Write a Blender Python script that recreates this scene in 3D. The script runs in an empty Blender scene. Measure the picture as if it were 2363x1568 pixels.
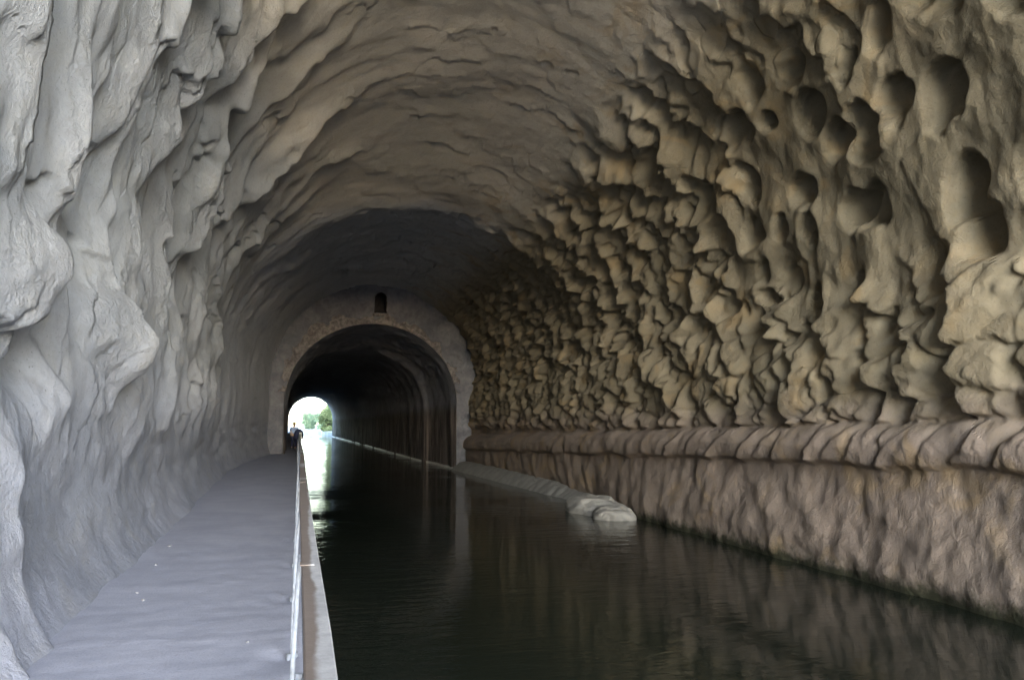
import bpy, math, random
import numpy as np
from mathutils import Vector, Matrix
random.seed(4)
S = bpy.context.scene

# ------------------------------------------------------------------ camera, sky, sun, exposure
cam_d = bpy.data.cameras.new("camera"); cam = bpy.data.objects.new("camera", cam_d)
S.collection.objects.link(cam); S.camera = cam
cam_d.sensor_width = 36.0; cam_d.lens = 36.0 * 1837 / 2362
cam_d.clip_start = 0.05; cam_d.clip_end = 5000
YAW, PITCH = math.radians(14.594), math.radians(6.09)
cam.location = (0, 0, 2.1)
cam.rotation_euler = (math.radians(90) + PITCH, 0, -YAW)

SUN_EL, SUN_AZ = math.radians(19), math.radians(179)   # azimuth measured from +Y towards +X
w = bpy.data.worlds.new("World"); S.world = w; w.use_nodes = True
nt = w.node_tree; bg = nt.nodes["Background"]
sky = nt.nodes.new("ShaderNodeTexSky"); sky.sky_type = 'NISHITA'; sky.sun_disc = False
sky.sun_elevation = SUN_EL; sky.sun_rotation = SUN_AZ; sky.air_density = 1.0; sky.dust_density = 0.6; sky.ozone_density = 2.5
nt.links.new(sky.outputs[0], bg.inputs[0]); bg.inputs[1].default_value = 0.15
sun_d = bpy.data.lights.new("sun", 'SUN'); sun_d.energy = 1.5; sun_d.angle = math.radians(75); sun_d.color = (1, .995, .99)
sun = bpy.data.objects.new("sun", sun_d); S.collection.objects.link(sun)
sdir = Vector((math.sin(SUN_AZ)*math.cos(SUN_EL), math.cos(SUN_AZ)*math.cos(SUN_EL), math.sin(SUN_EL)))
sun.rotation_euler = sdir.to_track_quat('Z', 'Y').to_euler()
S.view_settings.view_transform = 'Standard'; S.view_settings.look = 'None'
S.view_settings.exposure = 3.65; S.view_settings.gamma = 1.0
S.cycles.use_denoising = True
S.cycles.max_bounces = 10; S.cycles.diffuse_bounces = 9; S.cycles.glossy_bounces = 4
S.cycles.caustics_reflective = True; S.cycles.caustics_refractive = False
S.cycles.sample_clamp_indirect = 8

# ------------------------------------------------------------------ helpers
def link(o, parent=None):
    S.collection.objects.link(o)
    if parent: o.parent = parent
    return o
def tag(o, label=None, cat=None, group=None, kind=None):
    for k, v in (("label", label), ("category", cat), ("group", group), ("kind", kind)):
        if v: o[k] = v
    return o
def empty(name, loc=(0,0,0), rz=0):
    o = bpy.data.objects.new(name, None); o.location = loc; o.rotation_euler.z = rz
    o.empty_display_size = .2
    return link(o)
def mesh_np(name, V, F, mat, parent=None, smooth=True, origin=None, attr=None):
    """V (n,3) float, F (m,4) or (m,3) int; unused vertices dropped"""
    F = np.asarray(F); used = np.unique(F); re = np.zeros(len(V), np.int64); re[used] = np.arange(len(used))
    V = np.asarray(V, np.float64)[used]; F = re[F]
    if origin is not None: V = V - np.array(origin)
    me = bpy.data.meshes.new(name); k = F.shape[1]
    me.vertices.add(len(V)); me.vertices.foreach_set("co", V.astype(np.float32).ravel())
    me.loops.add(F.size); me.loops.foreach_set("vertex_index", F.astype(np.int32).ravel())
    me.polygons.add(len(F)); me.polygons.foreach_set("loop_start", np.arange(0, F.size, k, dtype=np.int32))
    me.polygons.foreach_set("loop_total", np.full(len(F), k, np.int32))
    me.polygons.foreach_set("use_smooth", np.full(len(F), smooth))
    me.update(calc_edges=True); me.validate()
    if attr is not None:
        at = me.attributes.new('rough_face', 'FLOAT', 'POINT'); at.data.foreach_set('value', attr[used].astype(np.float32))
    if mat: me.materials.append(mat)
    o = bpy.data.objects.new(name, me)
    if origin is not None: o.location = origin
    return link(o, parent)
class MB:
    def __init__(s): s.v = []; s.f = []
    def add(s, v, f):
        n = len(s.v); s.v += [tuple(p) for p in v]; s.f += [tuple(i+n for i in q) for q in f]
    def box(s, a, b):
        x0,y0,z0 = a; x1,y1,z1 = b
        s.add([(x0,y0,z0),(x1,y0,z0),(x1,y1,z0),(x0,y1,z0),(x0,y0,z1),(x1,y0,z1),(x1,y1,z1),(x0,y1,z1)],
              [(0,3,2,1),(4,5,6,7),(0,1,5,4),(1,2,6,5),(2,3,7,6),(3,0,4,7)])
    def tube(s, pts, rads, n=8, cap=True, flat=1.0):
        pts = [Vector(p) for p in pts]; rings = []
        for i, p in enumerate(pts):
            d = (pts[min(i+1,len(pts)-1)] - pts[max(i-1,0)]).normalized()
            a = d.cross(Vector((0,0,1)) if abs(d.z) < .9 else Vector((0,1,0))).normalized(); b = d.cross(a)
            r = rads[i] if hasattr(rads, '__len__') else rads
            rings.append([p + a*math.cos(2*math.pi*k/n)*r + b*math.sin(2*math.pi*k/n)*r*flat for k in range(n)])
        v = [q for rg in rings for q in rg]; f = []
        for i in range(len(pts)-1):
            for k in range(n):
                f.append((i*n+k, i*n+(k+1)%n, (i+1)*n+(k+1)%n, (i+1)*n+k))
        if cap: f.append(tuple(range(n))[::-1]); f.append(tuple((len(pts)-1)*n+k for k in range(n)))
        s.add(v, f)
    def build(s, name, mat, parent=None, smooth=False, bevel=0, subsurf=0):
        me = bpy.data.meshes.new(name); me.from_pydata(s.v, [], s.f); me.update()
        if smooth: me.polygons.foreach_set("use_smooth", [True]*len(me.polygons))
        me.materials.append(mat); o = link(bpy.data.objects.new(name, me), parent)
        if bevel:
            m = o.modifiers.new("b", 'BEVEL'); m.width = bevel; m.segments = 2
        if subsurf:
            m = o.modifiers.new("s", 'SUBSURF'); m.levels = m.render_levels = subsurf
        return o

# numpy noise --------------------------------------------------------
def _h(ix, iy, seed):
    n = (ix.astype(np.int64)*374761393 + iy.astype(np.int64)*668265263 + seed*974634777) & 0xffffffff
    n = ((n ^ (n >> 13))*1274126177) & 0xffffffff
    n = ((n ^ (n >> 16))*2246822519) & 0xffffffff
    return ((n ^ (n >> 15)) & 0xffffff)/float(0xffffff)
def noise(x, y, seed=0):
    ix = np.floor(x); iy = np.floor(y); fx = x-ix; fy = y-iy
    u = fx*fx*fx*(fx*(fx*6-15)+10); v = fy*fy*fy*(fy*(fy*6-15)+10)
    def g(a, b):
        t = _h(ix+a, iy+b, seed)*2*np.pi
        return np.cos(t)*(fx-a)+np.sin(t)*(fy-b)
    n0 = g(0,0)*(1-u)+g(1,0)*u; n1 = g(0,1)*(1-u)+g(1,1)*u
    return (n0*(1-v)+n1*v)*1.5
def fbm(x, y, seed=0, o=4, gain=.5):
    r = 0; a = 1
    for k in range(o):
        r = r+a*noise(x, y, seed+k*17); x = x*2.03+5.1; y = y*2.03+1.7; a *= gain
    return r
def ridged(x, y, seed=0, o=4):
    r = 0; a = .6
    for k in range(o):
        r = r+a*(1-2*np.abs(noise(x, y, seed+k*13))); x = x*2.1+3.3; y = y*2.1+7.7; a *= .5
    return r
def vor(u, v, seed, jit=.9):
    iu = np.floor(u); iv = np.floor(v)
    F1 = np.full(u.shape, 9.); F2 = F1.copy(); du = np.zeros_like(u); dv = du.copy(); hh = du.copy(); h2 = du.copy()
    for a in (-1,0,1):
        for b in (-1,0,1):
            cx = iu+a; cy = iv+b
            px = cx+.5+jit*(_h(cx,cy,seed)-.5); py = cy+.5+jit*(_h(cx,cy,seed+1)-.5)
            dx = u-px; dy = v-py; d = np.sqrt(dx*dx+dy*dy)
            m = d < F1
            F2 = np.where(m, F1, np.minimum(F2, d))
            F1n = np.where(m, d, F1)
            du = np.where(m, dx, du); dv = np.where(m, dy, dv)
            hh = np.where(m, _h(cx,cy,seed+2), hh); h2 = np.where(m, _h(cx,cy,seed+3), h2); F1 = F1n
    return F1, F2, du, dv, hh, h2
def ss(a, b, x):
    t = np.clip((x-a)/(b-a), 0, 1); return t*t*(3-2*t)
def gau(x, c, s): return np.exp(-((x-c)/s)**2)
def lerp(Y, ys, vs): return np.interp(Y, ys, vs)

# ------------------------------------------------------------------ materials
def mat(name):
    m = bpy.data.materials.new(name); m.use_nodes = True
    return m, m.node_tree, m.node_tree.nodes["Principled BSDF"]
class NT:
    def __init__(s, t): s.t = t
    def n(s, typ, **kw):
        x = s.t.nodes.new(typ)
        for k, v in kw.items(): setattr(x, k, v)
        return x
    def l(s, a, b): s.t.links.new(a, b)
    def noise(s, vec, scale, detail=4, rough=.6, dist=0):
        x = s.n("ShaderNodeTexNoise"); x.inputs["Scale"].default_value = scale; x.inputs["Detail"].default_value = detail
        x.inputs["Roughness"].default_value = rough; x.inputs["Distortion"].default_value = dist
        if vec is not None: s.l(vec, x.inputs["Vector"])
        return x.outputs["Fac"]
    def ramp(s, fac, stops):
        x = s.n("ShaderNodeValToRGB"); e = x.color_ramp.elements
        while len(e) < len(stops): e.new(.5)
        for i, (p, c) in enumerate(stops):
            e[i].position = p; e[i].color = (c, c, c, 1) if not hasattr(c, '__len__') else (*c, 1)
        s.l(fac, x.inputs[0]); return x.outputs[0]
    def mix(s, fac, a, b, mode='MIX'):
        x = s.n("ShaderNodeMix", data_type='RGBA', blend_type=mode)
        for sock, v in ((x.inputs[0], fac), (x.inputs[6], a), (x.inputs[7], b)):
            if isinstance(v, (int, float)): sock.default_value = v
            elif isinstance(v, tuple): sock.default_value = (*v, 1)
            else: s.l(v, sock)
        return x.outputs[2]
    def math(s, op, a, b=None, clamp=False):
        x = s.n("ShaderNodeMath", operation=op); x.use_clamp = clamp
        for i, v in enumerate((a, b)):
            if v is None: continue
            if isinstance(v, (int, float)): x.inputs[i].default_value = v
            else: s.l(v, x.inputs[i])
        return x.outputs[0]
    def mapr(s, v, a, b, c=0., d=1.):
        x = s.n("ShaderNodeMapRange"); s.l(v, x.inputs[0])
        for i, q in enumerate((a, b, c, d)): x.inputs[i+1].default_value = q
        x.interpolation_type = 'SMOOTHSTEP'
        return x.outputs[0]
    def scalevec(s, vec, sc):
        x = s.n("ShaderNodeMapping"); s.l(vec, x.inputs[0]); x.inputs["Scale"].default_value = sc; return x.outputs[0]
    def bump(s, h, strength, dist, normal=None):
        x = s.n("ShaderNodeBump"); x.inputs["Strength"].default_value = strength; x.inputs["Distance"].default_value = dist
        s.l(h, x.inputs["Height"])
        if normal is not None: s.l(normal, x.inputs["Normal"])
        return x.outputs[0]

def rock_material(name, grey, tan, pink, use_side=True):
    m, t, b = mat(name); n = NT(t)
    geo = n.n("ShaderNodeNewGeometry"); P = geo.outputs["Position"]
    sep = n.n("ShaderNodeSeparateXYZ"); n.l(P, sep.inputs[0]); X, Y, Z = sep.outputs
    big = n.noise(P, .55, 4, .6); mid = n.noise(P, 2.6, 5, .65, .4); fine = n.noise(P, 22, 4, .7)
    side = n.mapr(n.math('ADD', X, n.math('MULTIPLY', n.math('SUBTRACT', big, .5), 3.0)), -.5, 4.6)
    col = n.mix(side, grey, tan) if use_side else tan  # cool light on the path side, warm on the canal side, put into the colour
    # lower beds on the canal side are pinkish
    pk = n.math('MULTIPLY', n.mapr(n.math('ADD', Z, n.math('MULTIPLY', mid, .9)), 3.3, 2.2), n.mapr(X, 3., 5.))
    col = n.mix(n.math('MULTIPLY', pk, .85), col, pink)
    up = n.math('MULTIPLY', n.mapr(n.math('ADD', Z, n.math('MULTIPLY', big, 1.2)), 7.2, 8.9), n.mapr(X, 6.9, 5.2)); col = n.mix(up, col, (.47,.435,.38))  # crown painted paler in place of light that hardly reaches it
    deep_lift = n.math('MULTIPLY', n.mapr(n.math('ADD', Y, n.math('MULTIPLY', big, 3.)), 22.5, 24.5), n.mapr(X, 6.4, 4.)); col = n.mix(deep_lift, col, (.45,.465,.50))  # rock beyond the lip painted paler and bluer to replace missing light
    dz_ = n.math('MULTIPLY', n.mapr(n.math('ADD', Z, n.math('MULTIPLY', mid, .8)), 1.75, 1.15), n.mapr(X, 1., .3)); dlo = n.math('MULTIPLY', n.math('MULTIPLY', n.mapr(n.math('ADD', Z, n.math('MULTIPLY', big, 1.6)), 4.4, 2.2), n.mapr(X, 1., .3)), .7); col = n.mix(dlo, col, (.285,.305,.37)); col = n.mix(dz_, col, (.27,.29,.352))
    # mineral variation: paler rough fracture faces, ochre film
    col = n.mix(n.mapr(mid, .50, .72), col, (.47,.45,.40), 'MULTIPLY') if False else col
    v = n.ramp(mid, [(.25, (.86,.84,.82)), (.5, (1,1,1)), (.78, (1.0,.96,.88))]); col = n.mix(1., col, v, 'MULTIPLY')
    v2 = n.ramp(big, [(.3, (.84,.86,.86)), (.7, (1.0,1.0,1.0))]); col = n.mix(1., col, v2, 'MULTIPLY')
    fl = n.ramp(fine, [(.3, .90), (.55, 1.)]); col = n.mix(1., col, fl, 'MULTIPLY')
    speck = n.ramp(n.noise(P, 38, 3, .6), [(.27, .55), (.36, 1.)]); col = n.mix(1., col, speck, 'MULTIPLY')
    och = n.math('MULTIPLY', n.mapr(n.noise(P, 1.1, 3, .6, .6), .52, .7), n.mapr(X, 2.5, 6.))
    col = n.mix(n.math('MULTIPLY', och, .5), col, (.30,.21,.10))
    # algae and wet tide line near the water
    tide = n.mapr(n.math('ADD', Z, n.math('MULTIPLY', n.math('SUBTRACT', n.noise(P, 5, 4, .7), .5), .42)), .26, .03)
    col = n.mix(n.math('MULTIPLY', tide, .93), col, (.018,.022,.008))
    n.l(col, b.inputs["Base Color"]); b.inputs["Roughness"].default_value = .93
    b.inputs["Specular IOR Level"].default_value = .25
    # bumps: chipped grain with smooth places, and drag lines in the lower beds
    grain = n.noise(P, 30, 6, .75); grain2 = n.noise(P, 7, 6, .7, .8)
    at = n.n('ShaderNodeAttribute'); at.attribute_name = 'rough_face'
    rough_mask = n.math('MULTIPLY', n.mapr(at.outputs['Fac'], .15, .75, .22, 1.), n.mapr(n.noise(P, .9, 3, .6), .40, .62, .55, 1.))
    h = n.math('MULTIPLY', n.math('ADD', n.math('MULTIPLY', grain, .55), grain2), rough_mask)
    bn = n.bump(h, 1.0, .055)
    sv = n.n("ShaderNodeMapping"); n.l(P, sv.inputs[0]); sv.inputs["Rotation"].default_value = (math.radians(-32),0,0); sv.inputs["Scale"].default_value = (4, 11, 4.2)
    st = n.noise(sv.outputs[0], 1.6, 5, .65, 1.2)
    bn = n.bump(n.math('MULTIPLY', n.math('MULTIPLY', st, n.mapr(n.noise(P, .8, 3, .6), .35, .65)), pk), .32, .04, bn)
    n.l(bn, b.inputs["Normal"])
    return m
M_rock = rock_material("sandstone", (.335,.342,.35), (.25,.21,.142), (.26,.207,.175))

def simple(name, col, rough=.8, metal=0, nscale=0, var=.25, bump=0, spec=.5):
    m, t, b = mat(name); n = NT(t)
    b.inputs["Roughness"].default_value = rough; b.inputs["Metallic"].default_value = metal
    b.inputs["Specular IOR Level"].default_value = spec
    if nscale:
        tc = n.n("ShaderNodeTexCoord").outputs["Object"]
        f = n.noise(tc, nscale, 5, .65)
        n.l(n.mix(n.mapr(f, .3, .7), tuple(c*(1-var) for c in col), tuple(min(1, c*(1+var)) for c in col)), b.inputs["Base Color"])
        if bump: n.l(n.bump(f, bump, .02), b.inputs["Normal"])
    else: b.inputs["Base Color"].default_value = (*col, 1)
    return m

# path: packed grey dust with crosswise drag marks
M_path, t, b = mat("packed_dust"); n = NT(t)
P = n.n("ShaderNodeNewGeometry").outputs["Position"]
f = n.noise(P, 1.6, 5, .65); f2 = n.noise(n.scalevec(P, (1.2, 9, 1)), 2.2, 5, .6, .5); f3 = n.noise(P, 70, 3, .7)
c = n.mix(n.mapr(f, .3, .7), (.255,.272,.335), (.295,.312,.378)); c = n.mix(1., c, n.ramp(f2, [(.3,.93),(.6,1.)]), 'MULTIPLY')
c = n.mix(1., c, n.ramp(f3, [(.3,.8),(.5,1.)]), 'MULTIPLY')
n.l(c, b.inputs["Base Color"]); b.inputs["Roughness"].default_value = .95; b.inputs["Specular IOR Level"].default_value = .2
bn = n.bump(f2, .16, .02); bn = n.bump(n.math('ADD', f, n.math('MULTIPLY', f3, .35)), .5, .03, bn); n.l(bn, b.inputs["Normal"])

# mouth wall: old lime plaster over rubble
M_plaster, t, b = mat("old_plaster"); n = NT(t)
P = n.n("ShaderNodeNewGeometry").outputs["Position"]
f = n.noise(P, .8, 5, .7, .5); f2 = n.noise(P, 6, 5, .7)
c = n.mix(n.mapr(f, .35, .65), (.105,.11,.125), (.175,.175,.19)); c = n.mix(1., c, n.ramp(f2, [(.3,.75),(.6,1.)]), 'MULTIPLY')
n.l(c, b.inputs["Base Color"]); b.inputs["Roughness"].default_value = .95; b.inputs["Specular IOR Level"].default_value = .2
n.l(n.bump(n.math('ADD', f, f2), .8, .05), b.inputs["Normal"])
M_rubble = simple("rubble_masonry", (.15,.135,.13), .95, 0, 5, .45, .8, .2)
M_lining, t, b = mat("sooty_lining"); n = NT(t)
P = n.n("ShaderNodeNewGeometry").outputs["Position"]
sep = n.n("ShaderNodeSeparateXYZ"); n.l(P, sep.inputs[0])
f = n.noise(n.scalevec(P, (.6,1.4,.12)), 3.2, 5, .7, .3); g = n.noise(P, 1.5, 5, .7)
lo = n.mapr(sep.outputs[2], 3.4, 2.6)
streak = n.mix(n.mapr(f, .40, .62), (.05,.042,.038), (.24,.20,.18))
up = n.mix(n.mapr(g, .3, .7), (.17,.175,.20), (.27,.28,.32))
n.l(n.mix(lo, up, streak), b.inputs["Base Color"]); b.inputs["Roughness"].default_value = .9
n.l(n.bump(n.math('ADD', g, f), .7, .08), b.inputs["Normal"])
M_niche = simple("niche_shade_stone", (.03,.028,.027), .95, 0, 4, .4, .6)  # near-black colour, the shade of the recess painted in
M_kerb = simple("kerb_portal_glint", (.74,.73,.69), .5, 0, 3, .2, .3)  # near-white colour stands for far portal light glinting along the kerb
M_pale = simple("pale_limestone", (.19,.187,.172), .92, 0, 2.5, .14, .5, .2)

# water
M_water, t, b = mat("canal_water"); n = NT(t)
P = n.n("ShaderNodeNewGeometry").outputs["Position"]
b.inputs["Base Color"].default_value = (.008,.011,.008,1); b.inputs["Roughness"].default_value = .03; b.inputs["IOR"].default_value = 1.33
r1 = n.noise(n.scalevec(P, (1.1,3.2,1)), 1.3, 4, .55, .3); r2 = n.noise(n.scalevec(P, (3.2,8,1)), 2.2, 3, .5)
patch = n.mapr(n.noise(P, .22, 2, .5), .38, .62, .25, 1.)
bn = n.bump(n.math('MULTIPLY', r1, patch), .30, .05); bn = n.bump(n.math('MULTIPLY', r2, patch), .22, .012, bn); n.l(bn, b.inputs["Normal"])

# rail metal: grey paint with a long rust band worn along the inner side of the top
M_rail, t, b = mat("worn_paint"); n = NT(t)
tc = n.n("ShaderNodeTexCoord").outputs["Object"]; sep = n.n("ShaderNodeSeparateXYZ"); n.l(tc, sep.inputs[0])
edge = n.math('ADD', sep.outputs[0], n.math('MULTIPLY', n.math('SUBTRACT', n.noise(n.scalevec(tc, (4,1.3,1)), 2.5, 5, .6), .5), .055))
band = n.math('MULTIPLY', n.mapr(edge, .050, .034), n.mapr(edge, -.036, -.031))
gapn = n.mapr(n.noise(n.scalevec(tc, (0,.55,0)), 1.0, 2, .4), .36, .42)
rust = n.mix(n.noise(tc, 14, 5, .7), (.085,.070,.062), (.14,.115,.10)); rust = n.mix(n.mapr(n.noise(tc, 5, 3),   .66, .72), rust, (.22,.13,.07))
paint = n.mix(n.mapr(n.noise(tc, 9, 5, .7), .3, .7), (.20,.205,.215), (.31,.315,.325))
n.l(n.mix(n.math('MULTIPLY', band, gapn), paint, rust), b.inputs["Base Color"]); b.inputs["Roughness"].default_value = .7
n.l(n.bump(n.noise(tc, 40, 5, .7), .35, .004), b.inputs["Normal"])
M_post = simple("pale_blue_paint", (.20,.225,.265), .6, 0, 12, .3, .3)

# ------------------------------------------------------------------ tunnel: cross sections of the rough vault
Y0, Y1 = -9.0, 38.0
WATER_R = lambda Y: lerp(Y, [0,7,17,21,35,39,160], [7.36,7.38,7.36,7.1,6.75,6.6,5.2])
def base_section(Y, q):
    """Y (n,1), q (1,m) arc parameter 0..1 -> x,z, inward normal, zone"""
    XL = lerp(Y, [0,9,20,24,32,39], [-1.75,-1.85,-2.2,-2.3,-2.0,-1.45]); XR = lerp(Y, [0,20,39], [7.95,7.95,7.85])
    cx = (XL+XR)/2; a = (XR-XL)/2
    zc = lerp(Y, [0,20,39], [3.9,3.9,3.9]); zt = lerp(Y, [-9,0,8,13.3,18,22.5,26,33,39], [14.2,12.4,10.7,9.7,8.9,8.2,8.45,8.75,8.75]); bb = zt-zc  # unseen near vault shaped to flare upward so low light strikes the ceiling
    return XL, XR, cx, a, zc, bb
NC = 1050
# lengths: left wall 3.1, arc ~15, right wall 4.3
q = np.linspace(0, 1, NC)[None, :]
Lw, La, Rw = 3.1, 15.2, 4.4; T = Lw+La+Rw; s = q*T
ys = [Y0]
while ys[-1] < Y1: ys.append(ys[-1] + (.09 if ys[-1] < 4.3 else .0029*max(ys[-1], 6.2)*(1.0+.02*max(0, ys[-1]-6))) )
ys[-1] = Y1; Yv = np.array(ys)[:, None]; NR = len(ys)
XL, XR, cx, a, zc, bb = base_section(Yv, q)
th = np.pi*(1-np.clip((s-Lw)/La, 0, 1))
one = np.ones_like(Yv*q)
bx = cx + a*np.cos(th)*one; bz = zc + bb*np.sin(th)*one
bz = np.where(s < Lw, .75+(zc-.75)*(s/Lw), bz); bz = np.where(s > Lw+La, zc-(zc+.45)*((s-Lw-La)/Rw), bz)
nx = -np.cos(th)*one; nz = -np.sin(th)*one*(s > Lw)*(s < Lw+La)
YY = Yv*one; SS = s*one
# warp
w1 = fbm(YY*.55, SS*.55, 3, 3); w2 = fbm(YY*.55+40, SS*.55+9, 8, 3)
f1 = fbm(YY*1.6, SS*1.6, 21, 3); f2_ = fbm(YY*1.6+7, SS*1.6, 29, 3)
H = .07*fbm(YY*.30, SS*.30, 50, 2)
# region weights
wl = ss(1.2, -.4, bx+.5*w1-.05*(YY-8)*0)*ss(25, 18.5, YY+1.2*w2+.12*(bz-3))
wr = ss(5.1, 6.8, bx+.6*w1-.03*(YY-10))
wr = wr*ss(0, .3, SS*0+bz-1.85)*1.0
# --- far side of the lip: wall below band handled later
f3 = fbm(YY*5.5, SS*5.5, 35, 3)
# left scallops: long flakes running round the arch, each swelling towards the far side and ending in a lip
u = YY/1.25+.34*w1+.14*f1+.022*f3+.14*SS; v = SS/2.7+.34*w2+.12*f2_+.02*f3
F1,F2,du,dv,hh,h2 = vor(u, v, 100, .85); e = F2-F1
ramp = np.clip(du+.55, 0, 1.2)
L = (.10+.50*(.25+hh))*ramp**2.0 - .10*np.clip(1-(F1/.7)**2,0,1)*(.3+h2) + .22*(h2-.5)
rgh = ss(.55,.85,ramp+.25*f2_)
u = YY/.55+.34*w2+.24*f1+.05*f3; v = SS/1.15+.34*w1+.24*f2_+.04*f3
F1,F2,du,dv,hh,h2 = vor(u, v, 140, .9); e2 = F2-F1
msk2 = ss(-.2,.4,w1+.4*f2_)
L += (.17*(.2+hh)*np.clip(du+.5,0,1.1)**2+.09*(h2-.5)-.04*np.clip(1-(F1/.6)**2,0,1))*msk2
rgh = np.maximum(rgh, ss(.2,.5,du+.2*f2_)*msk2)
L += .035*ridged(YY*2.2+.5*w1, SS*1.5, 60, 4)*ss(-.1,.5,w2)*(.25+.75*rgh) + .018*f3*rgh
# right scales
shear = .28*SS
u = YY/.88+.34*w1+.22*f1+.02*f3+shear*.35; v = SS/.68+.34*w2+.20*f2_+.02*f3
F1,F2,du,dv,hh,h2 = vor(u, v, 200, .92); e = F2-F1
dome = np.sqrt(np.clip(1-(F1/.85)**2, 0, 1))
hiz = ss(2.8, 4.6, bz+.5*w2)              # higher up the hollows are scooped, lower down the lumps bulge
bowl = np.clip(1-((du+.16)**2+dv**2)/.36, 0, 1)
Rr = .31*(.45+hh)*du + (.14*dome-.05*np.exp(-e/.10))*(1-hiz) - .24*(.35+h2)*bowl*hiz + .15*(h2-.5)
u2 = YY/.48+.36*w2+.3*f2_+.03*f3+shear*.6; v2 = SS/.36+.36*w1+.3*f1+.03*f3
G1,G2,du2,dv2,hh2,h22 = vor(u2, v2, 240, .92); e2 = G2-G1
dome2 = np.sqrt(np.clip(1-(G1/.85)**2, 0, 1)); bowl2 = np.clip(1-((du2+.16)**2+dv2**2)/.34, 0, 1)
small = ss(-.15,.45,w2+.3*f1+.035*(YY-11))
Rr = Rr*(1-.35*small) + (.19*(.5+hh2)*du2+.09*dome2*(1-hiz)-.11*bowl2*hiz+.07*(h22-.5)-.03*np.exp(-e2/.10))*(.15+.80*small)
rghR = ss(-.1,.35,du+.4*f2_)*.8
# cheese holes in the upper right near part
u3 = YY/.82+.13*f1+.12*w1+.02*f3; v3 = SS/.68+.13*f2_+.12*w2+.02*f3
C1,C2,cu,cv,ch,ch2 = vor(u3, v3, 300, .85)
rad = .20+.26*ch; pit = ss(rad+.03, rad-.07, C1+.04*f2_)*(ch2 > .15)
cheese = .16*(fbm(YY*.7,SS*.7,71,2)) - pit*(.20+.62*np.clip(.5-cu/.7, 0, 1.1)) + .03*ridged(YY*2.2,SS*2.2,75,3)*(1-pit) + .07*(vor(YY/1.7+.3*w1, SS/1.4+.3*w2, 333)[4]-.5)
wc = ss(3.6, 4.4, bz+.7*w1)*ss(14.5, 11.0, YY+1.2*w2)
wc2 = ss(8.0, 7.0, bz+.5*w1)
rghR = rghR*(1-wc)+(1-pit)*wc
Rr = Rr*(1-wc)+(cheese*wc2+(.5*Rr+.08*f1)*(1-wc2)*.9)*wc
Rr = Rr - .04*ss(5,9,bz)
# long hand placed flakes of the grey wall: (rim y, centre z, length, half height, how far it stands out)
def flake(y, z, ly, lz, A, pw=1.7, sl=0., jag=.10):
    yy = YY+sl*(bz-z)+jag*f2_+.05*f1+.03*f3
    t = 1-(y-yy)/ly
    rise = np.clip(t, 0, 1)**pw*ss(y+.12, y-.02, yy)
    zz = np.clip(1-np.abs((bz+.10*f1+.04*f3-z)/lz)**2.4, 0, 1)**.8
    return A*rise*zz*ss(1.5,.5,bx)
FLK = [(5.35,1.35,.75,1.05,.42,1.0,.05),(5.75,3.00,.95,.52,.50,1.1,-.1),(5.25,4.55,1.1,1.25,.44,2.0,.05),(6.35,4.25,.75,.95,.34,1.6,.15),
       (8.25,2.88,1.15,.46,.52,1.3,.5),(7.95,2.30,.9,.42,.34,1.5,.3),(9.5,6.0,2.1,1.55,.55,2.2,-.45),(8.7,3.75,.9,.85,.32,1.8,.1),(7.4,5.2,.8,1.0,.34,1.8,-.2),
       (11.2,4.1,1.3,1.2,.36,1.9,.1),(13.2,3.2,1.4,.85,.34,1.5,.1),(13.0,5.6,1.6,1.3,.36,2.0,-.3),(17.0,2.5,1.7,1.1,.30,1.5,.1),(15.4,4.2,1.5,1.2,.30,1.8,0),
       (19.6,3.3,1.9,1.5,.26,1.6,0),(11.2,7.3,1.8,.9,.38,2.0,-.3),(7.9,7.2,1.2,1.0,.40,2.0,-.4),(10.6,2.0,1.2,.5,.22,1.3,.2),(4.2,2.6,1.0,1.4,.30,1.2,0),(17.5,6.2,2.0,1.2,.26,1.8,-.2)]
FK = np.zeros_like(YY)
for a_ in FLK: FK = np.maximum(FK, flake(*a_))
FK = FK*(1+.20*f1+.12*f2_+.02*f3)
rgh = np.clip(.30*rgh+1.15*FK/.5, 0, 1)
near = ss(13, 8, YY)*ss(6.5, 4.5, bz)
H = H + wl*L*(.42-.20*near) + .50*FK*np.maximum(wl, .6*ss(1.4,.4,bx)) + wr*Rr
RG = np.clip(.35+wl*(rgh-.35)+wr*(rghR-.35), 0, 1)
# ceiling: light flaking
sm = (1-wl)*(1-wr)
u = YY/.9+.5*w1; v = SS/1.6+.5*w2+.4*f1
K1,K2,ku,kv,kh,kh2 = vor(u, v, 400, .95)
H = H + sm*(.006*(kh-.5)+.016*ku*kh2+.010*f1+.008*ridged(YY*3.6+.3*w1, SS*.8, 77, 5))*ss(1.4, 2.3, bz)
H = H + .006*fbm(YY*9, SS*9, 91, 3)
H = H - .24*ss(22.1,23.3,YY+.4*f1)*ss(37,27,YY)*ss(-.8,2.6,bx)*ss(4.2,6,bz)
ez = ss(21.5, 24, YY)*(1-wr)*ss(1.2,2.4,bz)
E1,E2,eu,ev,eh,eh2 = vor(YY/1.5+.4*w1+.2*f1, SS/1.2+.4*w2+.2*f2_, 960, .95)
H = H + ez*(.09*eu*(.4+eh)+.04*(eh2-.5)+.05*ridged(YY*1.5+.3*w1, SS*.45, 965, 5)+.02*f3)
# --- big features of the left wall
lm = (bx < 0.5)
def blob(y, z, sy, sz): return np.exp(-((YY-y)/sy)**2-((bz-z)/sz)**2)*lm
H = H - .30*blob(6.2, 2.62, .5, .32) - .30*blob(4.75, 2.25, .25, .22) - .20*blob(7.4, 4.0, .5, .6) - .22*blob(9.9, 4.4, .7, 1.1) - .10*blob(12.2,3.8,.8,1.0)
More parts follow.
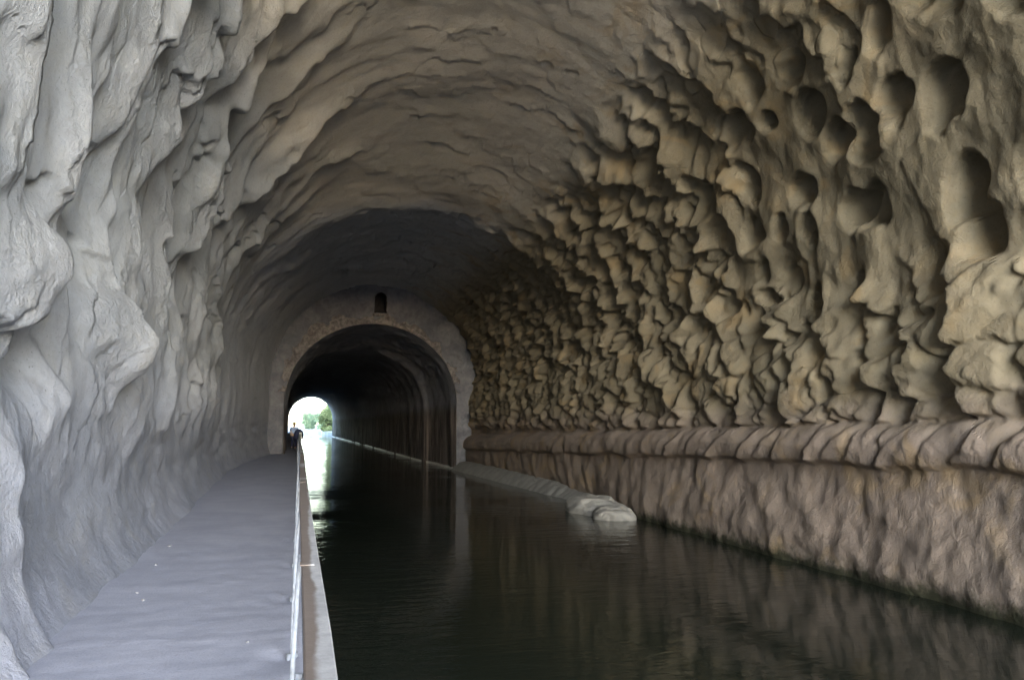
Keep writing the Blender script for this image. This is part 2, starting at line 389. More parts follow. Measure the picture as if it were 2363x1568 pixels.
# rough fillet of dust where the left wall meets the path
fil = np.clip((1.75-bz)/1.0, 0, 1)*lm
low = ss(2.7, 1.6, bz+.25*w1)*lm
H = np.where(lm, H*(1-.96*low*ss(5.7,6.4,YY)-.5*ss(2.0,1.0,bz)*ss(6.4,5.7,YY)), H)
Z1,Z2,zu,zv,zh,zh2 = vor(YY/.9+.5*f1, SS/.20+.5*f2_, 890, .95)
H = H + low*(.05*fbm(YY*.5, SS*2.6, 84, 4)+.030*(zh-.5)+.012*fbm(YY*2.2,SS*6,86,3))
RG = np.maximum(RG, .8*low)
RG = np.maximum(RG, .85*ss(2.0,1.5,bz)*(bx > 5))
H = H + fil**2.4*lerp(YY,[0,6,20,38],[.40,.38,.34,.16])
# --- right side lower beds: bulging band with a lip, then a battered foot
rm = (bx > 5)
zl = lerp(YY,[0,7,13,26,35,39],[1.58,1.58,1.50,1.2,1.0,.95]) + .06*fbm(YY*.7, YY*0, 5, 3); ztop = zl+lerp(YY,[0,7,35],[.60,.60,.62])
foot_in = XR - lerp(YY,[0,7,17,20.5,38],[7.36,7.38,7.36,7.72,7.66])
tb = np.clip((bz-zl)/(ztop-zl), 0, 1)
F1,F2,du,dv,hh,h2 = vor((YY+.75*bz)/.42+.35*f1+.5*w1, bz/1.0+.3*f2_, 500, .9)
lobes = (.055*du+.035*(h2-.5)-.008*np.exp(-(F2-F1)/.08))*(.5+ss(-.5,.5,w2+.5*f1))+.02*f2_
band = .46*np.sqrt(np.clip(1-((tb-.30)/.72)**2, 0, 1))+lobes
under = .28 + (foot_in-.28)*ss(1,0,np.clip(bz/zl,0,1)) + .05*f1*.8 + .06*np.sin(np.clip((zl-bz)/zl,0,1)*3.1)
stre = lobes*.10*ss(0,.6,bz)+.035*w2+.01*f1+.016*fbm(YY*3.2+bz*2.2+.8*w1, bz*1.8+.5*w2, 95, 4)*ss(-.5,.6,w1+.5*f1)+.03*(vor(YY/1.3+.4*w1, bz/1.1+.3*w2, 97)[4]-.5)
Hlow = np.where(bz > zl, band, under+stre)
k = ss(ztop+.12, ztop-.10, bz)*rm
wbl = np.where(bz > zl, 1, 1)
H = H*(1-k) + Hlow*k
# dark lip step on the ceiling about 24 m in and the plaster-smooth end zone
fade = ss(38.2, 35.5, YY)
def blur(A, n):
    for _ in range(n):
        A = A.copy(); A[1:-1] = .25*A[:-2]+.5*A[1:-1]+.25*A[2:]
        A[:, 1:-1] = .25*A[:, :-2]+.5*A[:, 1:-1]+.25*A[:, 2:]
    return A
Hb1 = blur(H, 2); Hb2 = blur(Hb1, 7); kb = np.clip(ss(1.8, .4, bx)*(1-.30*RG*ss(-.1,.4,w2)), 0, 1)
H = Hb1*(1-kb)+Hb2*kb
# crisp small scoops and chips on the grey wall, thin scales over the crown
S1,S2,su_,sv_,sh_,sh2_ = vor(YY/1.15+.2*f1+.2*w1, SS/.75+.2*f2_+.2*w2, 1010, .9)
scoop = ss(.40,.33,S1+.03*f3+.05*f2_)*np.clip(.55+sv_/.45*.45-su_*.5, 0, 1)*(sh_ > .52)
H = H - .11*scoop*wl*(1-low)*(.4+sh2_)
H = H + wl*(1-low)*RG*(.014*ridged(YY*2.6+.3*f1, SS*2.0, 1020, 4)+.008*f3)
S1,S2,su_,sv_,sh_,sh2_ = vor(YY/.62+.35*w1+.25*f1+.05*f3, SS/.85+.4*w2+.3*f2_+.05*f3, 1030, .95)
H = H + sm*ss(1.4,2.3,bz)*(.026*su_*(.2+sh_)+.010*(sh2_-.5))*ss(-.35,.25,w2+.5*f1)
# displacement direction: into the tunnel, leaning to the entrance on the canal side so ridges overhang
lean_y = np.where(bx > 4, .0, .0)
B1,B2,bu,bv,bh,bh2 = vor(YY/.30+.5*f1+.06*f3, SS/.42+.5*f2_+.06*f3, 870, .95)
H = H + RG*(.012*fbm(YY*4.5, SS*4.5, 88, 3)+wl*(.03*(bh-.5)+.035*bu))*ss(1.6,2.4,bz)
px = bx + nx*H; pz = bz + nz*H
ov = np.clip(H, -.5, .6)
py = YY + ov*wl*.45*ss(1.2,2.2,bz) + ov*wr*.30*(1-k)*(1-wc)
dz = -ov*wr*.18*(1-k)*(1-wc)
pz = pz + dz
V = np.stack([px, py, pz], -1).reshape(-1, 3)
ii = (np.arange(NR-1)[:, None]*NC+np.arange(NC-1)[None, :])
FQ = np.stack([ii, ii+1, ii+NC+1, ii+NC], -1)
c1 = int(NC*(Lw+La*.34)/T); c2 = int(NC*(Lw+La*.62)/T)
tunnel = empty("tunnel", (3, Y0, 0))
tag(tunnel, "rough hewn sandstone canal tunnel with pitted walls, running to a bright far opening", "tunnel")
TO = (3, Y0, 0)
def part_np(name, V, F, m, parent, label=None, smooth=True, attr=None):
    o = mesh_np(name, np.asarray(V)-np.array(TO if parent is tunnel else (0,0,0)), F, m, parent, smooth, attr=attr)
    if label: o["label"] = label
    return o
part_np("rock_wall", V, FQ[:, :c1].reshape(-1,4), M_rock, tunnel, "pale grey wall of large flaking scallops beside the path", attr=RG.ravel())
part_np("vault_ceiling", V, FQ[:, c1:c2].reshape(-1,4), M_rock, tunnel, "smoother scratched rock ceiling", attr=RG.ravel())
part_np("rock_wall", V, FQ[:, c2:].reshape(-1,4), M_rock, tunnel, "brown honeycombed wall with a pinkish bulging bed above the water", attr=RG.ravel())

# ------------------------------------------------------------------ end wall of the rough part, inner arch and lining
XLi, XRi, cxi = -.86, 7.05, 3.10
def inner_curve(m, Y=38.0):
    """inner arch outline from left foot over the crown to right foot, arc param 0..1"""
    k = np.interp(Y, [38,44,45,80,150], [0,0,0,.35,1])
    xl = lerp(Y,[38,45,46,150],[-.86,-.86,-1.25,-2.7]); xr = lerp(Y,[38,45,46,100,150],[7.05,6.95,6.75,6.05,5.15])
    top = lerp(Y,[38,43,44,90,130,150],[6.82,6.75,6.5,6.7,7.0,7.2]); zs = 3.0
    p = np.linspace(0, 1, m); L1 = .12; L2 = .86
    cx_ = (xl+xr)/2; a_ = (xr-xl)/2; t_ = np.pi*(1-np.clip((p-L1)/(L2-L1), 0, 1))
    x = cx_+a_*np.cos(t_); z = zs+(top-zs)*np.sin(t_)**.96
    z = np.where(p < L1, .6+(zs-.6)*p/L1, z); z = np.where(p > L2, zs-(zs+.4)*(p-L2)/(1-L2), z)
    return x, z
m = 420; nu = 120
ix, iz = inner_curve(m)
_, _, cxo, ao, zco, bo = base_section(np.array([[38.0]]), None)
cxo, ao, zco, bo = [float(np.ravel(t_)[0]) for t_ in (cxo, ao, zco, bo)]
p = np.linspace(0, 1, m); t_ = np.pi*(1-np.clip((p-.12)/.74, 0, 1))
ox = cxo+(ao+.5)*np.cos(t_); oz = zco+(bo+.5)*np.sin(t_)
oz = np.where(p < .12, .6+(zco-.6)*p/.12, oz); oz = np.where(p > .86, zco-(zco+.4)*(p-.86)/.14, oz)
uu = np.linspace(0, 1, nu)[:, None]
fx = ix*(1-uu)+ox*uu; fz = iz*(1-uu)+oz*uu
ring = np.sqrt((fx-3.1)**2+(fz-3.0)**2)
fy = 37.75+.05*fbm(fx*.8, fz*.8, 600, 4)-.10*ss(.0,.35,uu)*0
ang = np.arctan2(fz-3.0, fx-3.1)
# rubble ring of stones round the arch: each stone juts by its own amount
Q1,Q2,_,_,q1,q2 = vor(ang*9+.4*fbm(fx,fz,610,2), (ring-3.9)/.42, 620, .7)
rmask = ss(.08,-.08,ring-4.12-.42*gau(ang,2.25,.42)-.12*gau(ang,1.0,.4)+.30*fbm(fx*1.6,fz*1.6,630,3))*(fz > 3.6)
fy = fy + rmask*(.07*(q1-.5)+.05*np.exp(-(Q2-Q1)/.08)-.06)
fy = 37.66+(fy-37.66)*ss(0,.04,uu)
inniche = (np.abs(fx-3.40) < .31) & (fz > 7.37) & (fz < 8.06+np.sqrt(np.clip(.31**2-(fx-3.40)**2, 0, 1)))
Vf = np.stack([fx, fy, fz], -1).reshape(-1, 3)
ii = (np.arange(nu-1)[:, None]*m+np.arange(m-1)[None, :]); FF = np.stack([ii, ii+1, ii+m+1, ii+m], -1)
nf = inniche[:-1, :-1] & inniche[1:, 1:] & inniche[1:, :-1] & inniche[:-1, 1:]
rf = (rmask[:-1, :-1] > .4)
end_wall = part_np("end_wall", Vf, FF[~nf & ~rf], M_plaster, tunnel, "grey plastered wall closing the vault above the inner arch")
part_np("rubble_arch", Vf, FF[rf & ~nf], M_rubble, tunnel, "rough reddish ring of rubble stones round the inner arch")
# niche recess
mb = MB(); n_ = 14
out = [(3.40+.36*sx, z_) for sx, z_ in ((-1,7.33),)] 
prof = [(3.08,7.34)]+[(3.40+.32*math.cos(math.pi-math.pi*i/n_), 8.06+.34*math.sin(math.pi*i/n_)) for i in range(n_+1)]+[(3.72,7.34)]
N_ = len(prof); vs = [(x-3,37.79-Y0,z) for x, z in prof]+[(x-3,39.2-Y0,z) for x, z in prof]
fs = [(i, (i+1)%N_, (i+1)%N_+N_, i+N_) for i in range(N_)]+[tuple(range(N_, 2*N_))]
mb.add(vs, fs); nic = mb.build("niche", M_niche, tunnel); nic["label"] = "small dark round headed niche above the arch"
mb = MB(); random.seed(3)
for i in range(4):
    x0 = 3.02-3+.19*i; mb.box((x0, 37.60-Y0, 7.22+.02*random.random()), (x0+.17, 37.82-Y0, 7.33+.02*random.random()))
o = mb.build("sill", M_rubble, nic, bevel=.015)
# lining
ysl = np.concatenate([np.linspace(37.60, 60, 70), np.linspace(61, 150, 110)]); m2 = 200
Vl = []
for i, y in enumerate(ysl):
    x, z = inner_curve(m2, y); cxx = x.mean()
    g = .05*fbm(np.full(m2, y*.5), np.linspace(0, 12, m2), 700, 4) + .05*math.sin(y*2.1)*(y < 60)*np.sin(np.linspace(0,3.14,m2))
    # stepped rings of the masonry
    g = g + .06*((y//6.5)%2)
    jit = .10*noise(np.full(m2, y*1.7), np.linspace(0, 30, m2), 720)*(z > 4.5)*(y < 47)
    g = (g+jit)*min(1, max(0, (y-37.7)/.6))
    dx = x-cxx; dz_ = np.where(z > 3, z-3, 0); L_ = np.sqrt(dx**2+dz_**2)+1e-6
    Vl.append(np.stack([x-g*dx/L_, np.full(m2, y), z-g*dz_/L_], -1))
Vl = np.concatenate(Vl)
ii = (np.arange(len(ysl)-1)[:, None]*m2+np.arange(m2-1)[None, :]); FL = np.stack([ii, ii+1, ii+m2+1, ii+m2], -1).reshape(-1,4)
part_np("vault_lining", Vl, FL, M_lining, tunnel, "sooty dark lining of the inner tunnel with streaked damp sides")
# low kerb along the water in the inner part
mb = MB(); ky = list(np.linspace(37.6, 150, 60))
kp = [(float(inner_curve(5, y)[0][-1]), y) for y in ky]
v_ = []; f_ = []
for i, (x, y) in enumerate(kp):
    jx = .015*math.sin(i*2.3)
    v_ += [(x-.07+jx-3, y-Y0, -.3), (x-.07+jx-3, y-Y0, .07), (x-.05+jx-3, y-Y0, .09), (x+.2-3, y-Y0, .095)]
for i in range(len(kp)-1):
    for k_ in range(3):
        f_.append((i*4+k_, i*4+k_+1, i*4+k_+5, i*4+k_+4))
mb.add(v_, f_); mb.build("kerb", M_kerb, tunnel)["label"] = "thin stone kerb at the waterline, far portal glint painted into its pale colour"

# ------------------------------------------------------------------ path, water, ground, hill
def path_left(Y): return lerp(Y, [-60,0,6,9,20,38,38.5,45,150,200], [-3.5,-2.3,-1.75,-1.75,-2.1,-1.75,-1.1,-1.2,-2.9,-3.5])
def path_right(Y): return lerp(Y, [-60,0,14,29,60,150,200], [.09,.09,.05,-.06,-.12,-.3,-.5])
yp = [-80.]
while yp[-1] < 160: yp.append(yp[-1]+max(.03 if yp[-1] > 0 else .3, .012*abs(yp[-1])))
yp = np.array(yp)[:, None]; xx = np.linspace(0, 1, 110)[None, :]
xl = path_left(yp)-.5; xr = path_right(yp)
PX = xl+(xr-xl)*xx; PY = yp+0*PX
PZ = .80+.008*fbm(PX*1.1, PY*.8, 800, 3)+.003*fbm(PX*1.4, PY*7, 820, 3)+.004*fbm(PX*5, PY*5, 825, 3) + .05*np.clip((.22-xx)/.22, 0, 1)**2*(1+fbm(PX*4,PY*4,830,3))
for yb in (4.85, 6.39, 7.88, 9.61):     # little hollows scuffed round the post feet
    PZ = PZ-.022*np.exp(-((PX+.10)/.09)**2-((PY-yb)/.11)**2)
side = (-.02*np.exp(-((xx-1)/.01)**2)); PZ = PZ+side
# outer kerb face down into the water
Vp = np.stack([PX, PY, PZ], -1)
foot = np.stack([PX[:, -1:]+.0, PY[:, -1:], np.full_like(PX[:, -1:], -.4)], -1)
Vp = np.concatenate([Vp, foot], 1); m3 = Vp.shape[1]; Vp = Vp.reshape(-1, 3)
ii = (np.arange(len(yp)-1)[:, None]*m3+np.arange(m3-1)[None, :]); FP = np.stack([ii, ii+1, ii+m3+1, ii+m3], -1).reshape(-1,4)
path = mesh_np("path", Vp, FP, M_path, None); tag(path, kind="structure")
mb = MB(); mb.add([(-80,-80,0),(40,-80,0),(40,420,0),(-80,420,0)], [(0,1,2,3)])
tag(mb.build("water", M_water), kind="structure")
M_ground = simple("dry_ground", (.46,.44,.39), .95, 0, .4, .3, .5, .2)
M_bank = simple("grass_bank", (.13,.16,.055), .95, 0, .8, .4, .6, .2)
mb = MB()
gz = .72
mb.add([(-2.2,-80,gz),(-2.2,-9.2,gz),(-1500,-9.2,gz),(-1500,-80,gz)], [(0,1,2,3)])
mb.add([(7.4,-80,gz),(1500,-80,gz),(1500,-9.2,gz),(7.4,-9.2,gz)], [(0,1,2,3)])
mb.add([(7.4,-80,-.5),(7.4,-80,gz),(7.4,-9.2,gz),(7.4,-9.2,-.5)], [(0,1,2,3)])
mb.add([(-1500,-1500,gz),(1500,-1500,gz),(1500,-80,gz),(-1500,-80,gz)], [(0,1,2,3)])
# far side of the hill: banks of a canal that bends away to the left
rb = [(5.3,151),(5.2,165),(4.6,185),(3.0,205),(-1,225),(-9,245),(-25,262),(-70,280)]
lb = [(-.3,151),(-.6,165),(-2,180),(-5,194),(-11,207),(-20,218),(-34,228),(-75,240)]
for (A, B) in zip(rb[:-1], rb[1:]):
    mb.add([(*A,gz),(*B,gz),(B[0]+1500,B[1]+ (1200 if B is rb[-1] else 0),gz),(A[0]+1500,A[1],gz)], [(0,1,2,3)][:1] if True else [])
    mb.add([(*A,-.5),(*B,-.5),(*B,gz),(*A,gz)], [(0,1,2,3)])
for (A, B) in zip(lb[:-1], lb[1:]):
    mb.add([(*A,gz-.02),(A[0]-1500,A[1],gz-.02),(B[0]-1500,B[1],gz-.02),(*B,gz-.02)], [(0,1,2,3)])
    mb.add([(*A,-.5),(*B,-.5),(*B,gz-.02),(*A,gz-.02)], [(0,1,2,3)])
mb.add([(-70,280,gz),(1430,1480,gz),(-1500,1500,gz),(-1500,280,gz)], [(0,1,2,3)])
tag(mb.build("ground", M_ground), kind="structure")

# hill: cliff faces with the mouth outlines cut out, and a sloping top
def cliff(yc, outline, flip):
    O = np.array(outline); mids = []
    K = len(O); rings = 26
    far = []
    for x, z in O:
        dx, dz_ = x-3, max(z, 1.0)-1.0+1e-3
        k_ = min(60/max(abs(dx), 1e-3), 16.5/dz_); far.append((3+dx*k_, min(17.5, max(.3, 1+dz_*k_)) if z > 1 else z))
    far = np.array(far); g = (np.linspace(0, 1, rings)**2)[:, None, None]
    G = O[None]*(1-g)+far[None]*g
    yy = yc+(-1 if not flip else 1)*(.0)+ (G[..., 1]*.10 + .6*fbm(G[..., 0]*.35, G[..., 1]*.35, 900, 4)*np.minimum(1, g[..., 0]*12))*(1 if not flip else -1)
    Vc = np.stack([G[..., 0], yy, G[..., 1]], -1).reshape(-1, 3)
    ii = (np.arange(rings-1)[:, None]*K+np.arange(K-1)[None, :]); return Vc, np.stack([ii, ii+1, ii+K+1, ii+K], -1).reshape(-1, 4)
row0 = V.reshape(NR, NC, 3)[0]; pick = np.linspace(0, NC-1, 160).astype(int)
Va, Fa = cliff(float(np.median(row0[:, 1])), [(row0[k_, 0], row0[k_, 2]) for k_ in pick], False)
Va[:160, :] = row0[pick]
x, z = inner_curve(160, 150.0); Vb, Fb = cliff(150.0, list(zip(x, z)), True)
top = np.array([(-57.,-7.5,17.4),(63.,-7.5,17.4),(63.,149.,17.4),(-57.,149.,17.4),(-57,-7.5,.5),(-57,149,.5),(63,-7.5,.5),(63,149,.5),(3,-7.5,19),(3,149,19)])
n1 = len(Va); n2 = len(Vb)
VH = np.concatenate([Va, Vb, top]); o_ = n1+n2
FH = np.concatenate([Fa, Fb+n1, np.array([[o_,o_+8,o_+9,o_+3],[o_+8,o_+1,o_+2,o_+9],[o_,o_+3,o_+5,o_+4],[o_+1,o_+6,o_+7,o_+2]])])
tag(mesh_np("hill", VH, FH, M_rock, None), kind="structure")

# ------------------------------------------------------------------ railing
rail = empty("railing", (0, 0, .8))
tag(rail, "low worn iron railing with rusty flat top rail between path and water", "railing")
def railx(y): return float(lerp(y, [0,2,5.5,14.5,29,60,150], [.045,.045,.02,-.01,-.125,-.2,-.5]))
RZ = 1.615-.8
yr = list(np.arange(-14, 12, .25))+list(np.arange(12, 64, 1.0)); v_ = []; f_ = []
hw = .032
for y in yr:
    x = railx(y); sag = .004*math.sin(y*1.3)
    pr = [(-hw,-.02),(-hw,-.003),(-hw+.004,0),(hw-.004,0),(hw,-.003),(hw,-.045),(hw-.006,-.045),(hw-.006,-.012),(-hw+.006,-.012),(-hw+.006,-.02)]
    v_ += [(x+a_, y, RZ+b_+sag) for a_, b_ in pr]
K = 10
for i in range(len(yr)-1):
    for k_ in range(K): f_.append((i*K+k_, i*K+(k_+1)%K, (i+1)*K+(k_+1)%K, (i+1)*K+k_))
mb = MB(); mb.add(v_, f_); mb.build("top_rail", M_rail, rail)
mb = MB(); mb.tube([(railx(y)-.002, y, .42+.006*math.sin(y)) for y in yr], .013, 8); mb.build("middle_rail", M_post, rail, smooth=True)
posts_y = [-13.7,-12.15,-10.6,-9.05,-7.5,-5.95,-4.4,-2.85,-1.3,.25,1.75,3.3,4.85,6.39,7.88,9.61]+[11.2+1.57*i for i in range(33)]
mb = MB(); mb.tube([(-.034,0,-.03),(-.036,0,.30),(-.026,0,.66),(-.018,0,RZ-.018)], [.011,.010,.009,.009], 8, flat=.8)
mb.tube([(-.034,0,-.03),(-.034,0,.015)], [.036,.032], 8)
pm = mb.build("post", M_post, rail, smooth=False); pm.location = (railx(posts_y[0])-.02, posts_y[0], 0)
for i, y in enumerate(posts_y[1:]):
    o = pm.copy(); link(o, rail); o.location = (railx(y)-.02, y, 0); o.rotation_euler = (random.uniform(-.012,.012), random.uniform(-.015,.01), 0)
for y in (2.95, 7.1, 13.4):
    mb = MB(); mb.box((railx(y)-.037, y-.03, RZ-.0015), (railx(y)+.012, y+.03, RZ+.0045)); mb.build("joint_plate", M_rail, rail, bevel=.002)

# ------------------------------------------------------------------ boulders and ledge
def rock(name, c, r, seed, flat=.35, cut=.2, n=70, mt=M_pale, power=.75, rz=0):
    u = np.linspace(0, 2*np.pi, n*2, endpoint=False)[None, :]; v = np.linspace(0, np.pi, n)[:, None]
    cu, su, cv, sv = np.cos(u), np.sin(u), np.cos(v), np.sin(v)
    sg = lambda t_: np.sign(t_)*np.abs(t_)**power
    X = sg(cu)*sv; Yq = sg(su)*sv; Z = sg(cv)*np.ones_like(cu)
    d = 1+.20*fbm(X*.9+seed, Yq*.9+Z*.8, seed, 3)
    C1,C2,cu_,cv_,h1,h2_ = vor(X*1.4+Z+seed, Yq*1.4-Z, seed+9, .9); d = d+.07*(h1-.5)
    P3 = np.stack([X*r[0]*d, Yq*r[1]*d, Z*r[2]*d], -1).reshape(-1, 3)
    ca, sa = math.cos(rz), math.sin(rz); P3 = np.stack([P3[:,0]*ca-P3[:,1]*sa, P3[:,0]*sa+P3[:,1]*ca, P3[:,2]], -1)
    m_ = 2*n; a_ = np.arange(n-1)[:, None]*m_; b_ = np.arange(m_)[None, :]; b2 = (b_+1) % m_
    Fq = np.stack([a_+b_, a_+m_+b_, a_+m_+b2, a_+b2], -1).reshape(-1, 4)
    o = mesh_np(name, P3, Fq, mt, None); o.location = c; return o
tag(rock("boulder", (6.80, 18.5, .06), (.52, .78, .36), 31, rz=.1), "pale hollowed boulder at the water's edge, touching the ledge behind", "boulder", "fallen boulders at the foot of the brown wall")
tag(rock("boulder", (6.86, 17.2, .02), (.46, .50, .30), 47, rz=-.2), "smaller tilted slab of pale stone leaning on the hollowed boulder", "boulder", "fallen boulders at the foot of the brown wall")
# long sloping ledge
yl = np.linspace(20.6, 37.6, 260)[:, None]; qv = np.linspace(0, 1, 60)[None, :]
xw = WATER_R(yl)+.0
zt_ = lerp(yl, [20.6,21.4,24,30,37.6], [.06,.30,.42,.42,.40])
lx = xw-.02+qv*1.15; lz = -.25+(zt_+.25)*np.sin(np.clip(qv*1.25,0,1)*np.pi/2)**.8
F1,F2,du,dv,hh,h2 = vor(yl/.55+.5*lx, lx*.9+0*yl, 930, .8)
lx = lx-.05*du+.02*fbm(yl*3,lz*3,940,3); lz = lz+.04*(h2-.5)-.03*np.exp(-(F2-F1)/.05)+.015*fbm(yl*3+5,lx*3,950,3)
VL = np.stack([lx, yl+0*lx, lz], -1).reshape(-1,3); ii = (np.arange(259)[:, None]*60+np.arange(59)[None, :])
tag(mesh_np("rock_ledge", VL, np.stack([ii, ii+1, ii+61, ii+60], -1).reshape(-1,4), M_pale, None), "low grey stone ledge sloping to the water along the brown wall before the inner arch", "ledge")

# white flecks floating on the near water
M_fleck = simple("fleck_white", (.75,.74,.68), .6)
fl = [(1.35,6.1),(1.9,3.95),(2.3,3.75),(2.32,4.1),(1.25,3.45),(.55,5.6),(.42,5.9),(2.6,3.55)]
base = None
for i, (x, y) in enumerate(fl):
    if base is None:
        mb = MB(); vv = [(0,0,.004)]; K = 9
        for k_ in range(K):
            r = .016*(1+.45*math.sin(k_*2.3)); vv.append((r*1.5*math.cos(k_*2*math.pi/K), r*math.sin(k_*2*math.pi/K), .0015+.002*math.sin(k_*1.7)))
        mb.add(vv, [(0, 1+k_, 1+(k_+1)%K) for k_ in range(K)]+[tuple(range(K, 0, -1))]); o = base = mb.build("floating_fleck", M_fleck)
    else: o = base.copy(); link(o)
    o.location = (x, y, .001); o.rotation_euler.z = i*1.3; s_ = .6+.5*random.random(); o.scale = (s_, s_, 1)
    tag(o, "tiny white petal floating on the dark near water", "fleck", "white flecks afloat on the canal")

# pale stone chips fallen on the path
M_chip = simple('chip_stone', (.21,.215,.23), .95)
base = None
for i, (x, y, r_) in enumerate([(-.29,5.2,.010),(-1.12,6.6,.015),(-1.22,6.9,.011),(-1.30,8.2,.018),(-1.36,9.4,.02)]):
    if base is None:
        rk = rock("stone_chip", (0,0,0), (1.0,.8,.55), 77, n=9, mt=M_chip); o = base = rk
    else: o = base.copy(); link(o)
    o.location = (x, y, .803+.2*r_); o.scale = (r_, r_, r_); o.rotation_euler.z = i*1.7
    tag(o, "small pale stone chip fallen on the dusty path", "stone chip", "stone chips on the path")

# ------------------------------------------------------------------ person by the railing with a pack
M_skin = simple("skin", (.42,.27,.19), .6); M_navy = simple("navy_cloth", (.015,.02,.06), .9)
M_yel = simple("yellow_cap", (.62,.45,.12), .6); M_sky = simple("light_blue_cloth", (.30,.40,.62), .85); M_wht = simple("white_cloth", (.78,.78,.78), .8)
M_dark = simple("dark_shoe", (.03,.03,.03), .7)
def skin_body(name, joints, edges, mt, parent, lvl=2):
    me = bpy.data.meshes.new(name); me.from_pydata([j[0] for j in joints], edges, []); me.update()
    o = link(bpy.data.objects.new(name, me), parent); me.materials.append(mt)
    md = o.modifiers.new("skin", 'SKIN'); md.use_smooth_shade = True
    for i, j in enumerate(joints): me.skin_vertices[0].data[i].radius = (j[1], j[2] if len(j) > 2 else j[1])
    me.skin_vertices[0].data[0].use_root = True
    sd = o.modifiers.new("sub", 'SUBSURF'); sd.levels = sd.render_levels = lvl
    return o
per = empty("person", (-.50, 46.0, .8), math.radians(12)); per.scale = (.92,.92,.88)
tag(per, "person in yellow cap and light blue clothes standing at the far railing", "person")
J = [((0,0,.86),.15,.11),((0,0,1.05),.135,.10),((0,-.02,1.24),.16,.11),((0,-.03,1.36),.07,.06),((0,-.05,1.43),.055,.055),((0,-.07,1.52),.125,.14),((0,-.06,1.61),.11,.12),
     ((.17,-.03,1.30),.055),((.24,-.02,1.06),.042),((.22,-.16,.88),.032),((.21,-.22,.83),.03,.015),
     ((-.17,-.03,1.30),.055),((-.24,-.02,1.06),.042),((-.22,-.16,.88),.032),((-.21,-.22,.83),.03,.015),
     ((.09,0,.76),.085),((.10,-.03,.45),.06),((.10,.02,.08),.042),((.11,-.12,.035),.04,.03),
     ((-.09,0,.76),.085),((-.10,-.03,.45),.06),((-.10,.02,.08),.042),((-.11,-.12,.035),.04,.03),
     ((.235,-.25,.80),.010),((.215,-.27,.79),.010),((.195,-.265,.79),.010),((.18,-.25,.80),.009),((.175,-.20,.83),.011),
     ((-.235,-.25,.80),.010),((-.215,-.27,.79),.010),((-.195,-.265,.79),.010),((-.18,-.25,.80),.009),((-.175,-.20,.83),.011)]
Ed = [(0,1),(1,2),(2,3),(3,4),(4,5),(5,6),(2,7),(7,8),(8,9),(9,10),(2,11),(11,12),(12,13),(13,14),(0,15),(15,16),(16,17),(17,18),(0,19),(19,20),(20,21),(21,22),
      (10,23),(10,24),(10,25),(10,26),(9,27),(14,28),(14,29),(14,30),(14,31),(13,32)]
skin_body("body", J, Ed, M_skin, per)
skin_body("shirt", [((0,0,.88),.17,.13),((0,0,1.06),.155,.12),((0,-.02,1.25),.18,.13),((.18,-.03,1.29),.072),((.24,-.02,1.10),.06),((-.18,-.03,1.29),.072),((-.24,-.02,1.10),.06),((0,-.03,1.33),.09,.08)],
          [(0,1),(1,2),(2,3),(3,4),(2,5),(5,6),(2,7)], M_sky, per)
skin_body("trousers", [((0,0,.88),.172,.13),((.09,0,.74),.10),((.10,-.03,.45),.08),((.10,.02,.12),.062),((-.09,0,.74),.10),((-.10,-.03,.45),.08),((-.10,.02,.12),.062)],
          [(0,1),(1,2),(2,3),(0,4),(4,5),(5,6)], M_navy, per)
mb = MB(); mb.tube([(0,-.06,1.56),(0,-.06,1.60),(0,-.06,1.655),(0,-.06,1.69)], [.108,.106,.085,.03], 16); mb.add([(-.08,-.15,1.575),(.08,-.15,1.575),(.055,-.25,1.56),(-.055,-.25,1.56),(-.08,-.15,1.59),(.08,-.15,1.59),(.055,-.25,1.575),(-.055,-.25,1.575)],[(0,1,2,3),(4,7,6,5),(0,4,5,1),(1,5,6,2),(2,6,7,3),(3,7,4,0)])
mb.build("cap", M_yel, per, smooth=True)
mb = MB(); mb.tube([(0,-.03,1.345),(0,-.035,1.375)], [.10,.085], 14); mb.build("collar", M_wht, per, smooth=True)
for sx in (-1, 1):
    mb = MB(); mb.tube([(sx*.105,.06,.03),(sx*.108,-.05,.035),(sx*.11,-.16,.022)], [.045,.05,.035], 10, flat=.75); mb.build("shoe", M_dark, per, smooth=True)
bag = empty("backpack", (-.24, 45.75, 1.52), .3); bag.scale = (1.15,1.15,1.1)
tag(bag, "dark navy backpack with a white panel on the person's shoulder", "backpack")
mb = MB()
prof_b = [(-.20,.17),(-.14,.23),(.02,.25),(.20,.21),(.30,.13),(.34,.05)]
mb.tube([(0,0,z_) for z_, r in prof_b], [r for z_, r in prof_b], 18, flat=.6); mb.build("shell", M_navy, bag, smooth=True, subsurf=1)
mb = MB(); mb.box((-.02,-.17,-.12),(.10,-.145,.16)); mb.build("panel", M_wht, bag, bevel=.01)
mb = MB(); mb.tube([(-.06,-.02,.32),(-.05,-.02,.40),(.05,-.02,.40),(.06,-.02,.32)], .012, 8); mb.build("handle", M_navy, bag, smooth=True)

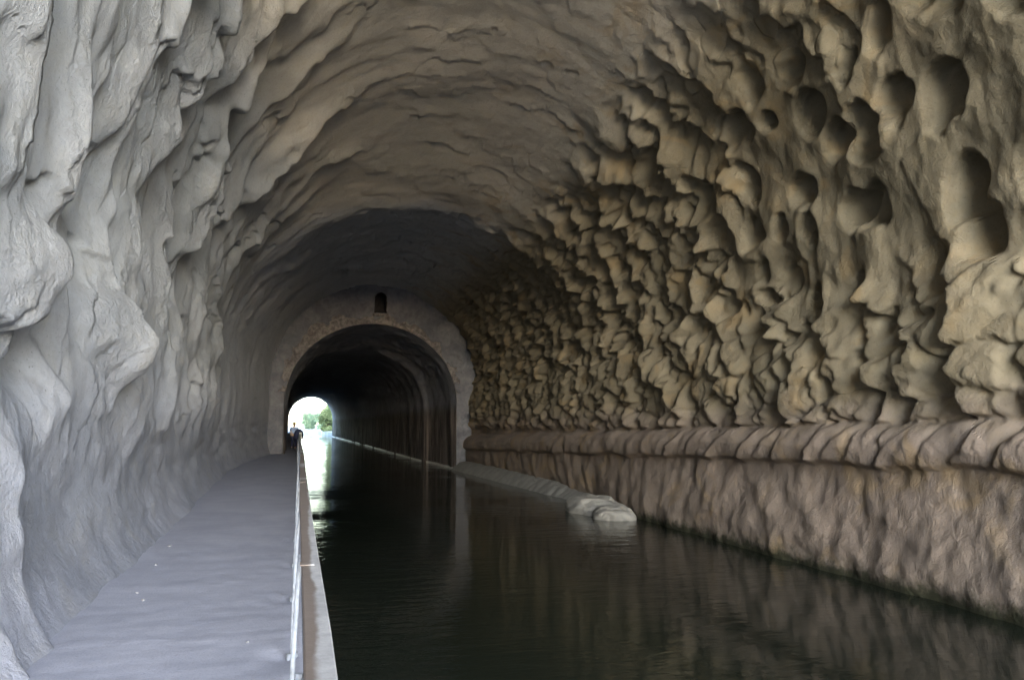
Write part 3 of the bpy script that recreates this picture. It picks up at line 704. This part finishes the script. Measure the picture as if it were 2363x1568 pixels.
# ------------------------------------------------------------------ trees outside the far opening
def leaf_mat(name, c1, c2):
    m, t, b = mat(name); n = NT(t)
    P = n.n("ShaderNodeNewGeometry").outputs["Position"]; f = n.noise(P, 1.2, 3)
    n.l(n.mix(n.mapr(f, .35, .65), c1, c2), b.inputs["Base Color"]); b.inputs["Roughness"].default_value = .6
    b.inputs["Subsurface Weight"].default_value = 0; return m
M_bark = simple("bark", (.12,.09,.06), .95, 0, 6, .3, .5)
M_leafA = leaf_mat("blue_green_leaves", (.09,.15,.09), (.17,.24,.14)); M_leafB = leaf_mat("olive_leaves", (.14,.19,.07), (.24,.29,.12))
def tree(c, h, r, seed, mleaf, label, squash=.8, low=.15, nleaf=12000, lsz=.16):
    rnd = np.random.RandomState(seed); root = empty("tree", c); tag(root, label, "tree", "trees beyond the far opening")
    mb = MB(); mb.tube([(0,0,-.15),(.05,0,h*.25),(-.05,.05,h*.55)], [.16,.12,.06], 10)
    cl = []
    for i in range(44):
        a_ = rnd.rand()*6.28; rr = r*rnd.rand()**.5*.8; z_ = h*(low+ (1-low)*rnd.rand()**.8*.92); k_ = 1-abs((z_/h-.5))*.9
        cl.append((math.cos(a_)*rr*k_, math.sin(a_)*rr*k_, z_, r*(.22+.20*rnd.rand())))
    for q_ in cl[:12]: mb.tube([(0,0,h*.15),(q_[0]*.5,q_[1]*.5,q_[2]*.6),(q_[0],q_[1],q_[2])], [.06,.04,.012], 6)
    mb.build("trunk", M_bark, root, smooth=True)
    k_ = rnd.randint(0, len(cl), nleaf); C = np.array(cl)[k_]
    d = rnd.randn(nleaf, 3); d /= np.linalg.norm(d, axis=1)[:, None]; P0 = C[:, :3]+d*C[:, 3:4]*(rnd.rand(nleaf, 1)**.4)*np.array([1,1,squash]); P0[:, 2] = np.maximum(P0[:, 2], .1)
    t1 = rnd.randn(nleaf, 3); t1 /= np.linalg.norm(t1, axis=1)[:, None]; t2 = np.cross(t1, rnd.randn(nleaf, 3)); t2 /= np.linalg.norm(t2, axis=1)[:, None]
    sz = lsz*(.6+.8*rnd.rand(nleaf, 1)); Vt = np.stack([P0-t1*sz, P0+t2*sz*.5, P0+t1*sz, P0-t2*sz*.5], 1).reshape(-1, 3)
    mesh_np("crown", Vt, np.arange(nleaf*4).reshape(-1, 4), mleaf, root, smooth=False)
tree((5.2, 182, .7), 5.2, 2.2, 5, M_leafB, "olive green bushy tree nearest the opening on the canal bank", low=.02)
tree((7.4, 196, .7), 8.0, 3.2, 6, M_leafB, "taller tree half hidden by the opening's rim", low=.05)
tree((1.7, 268, .7), 5.4, 3.3, 7, M_leafA, "blue green tree standing apart at the canal bend", low=.04)
tree((5.6, 262, .7), 5.0, 2.6, 8, M_leafA, "low dull green tree between its two neighbours", low=.02)
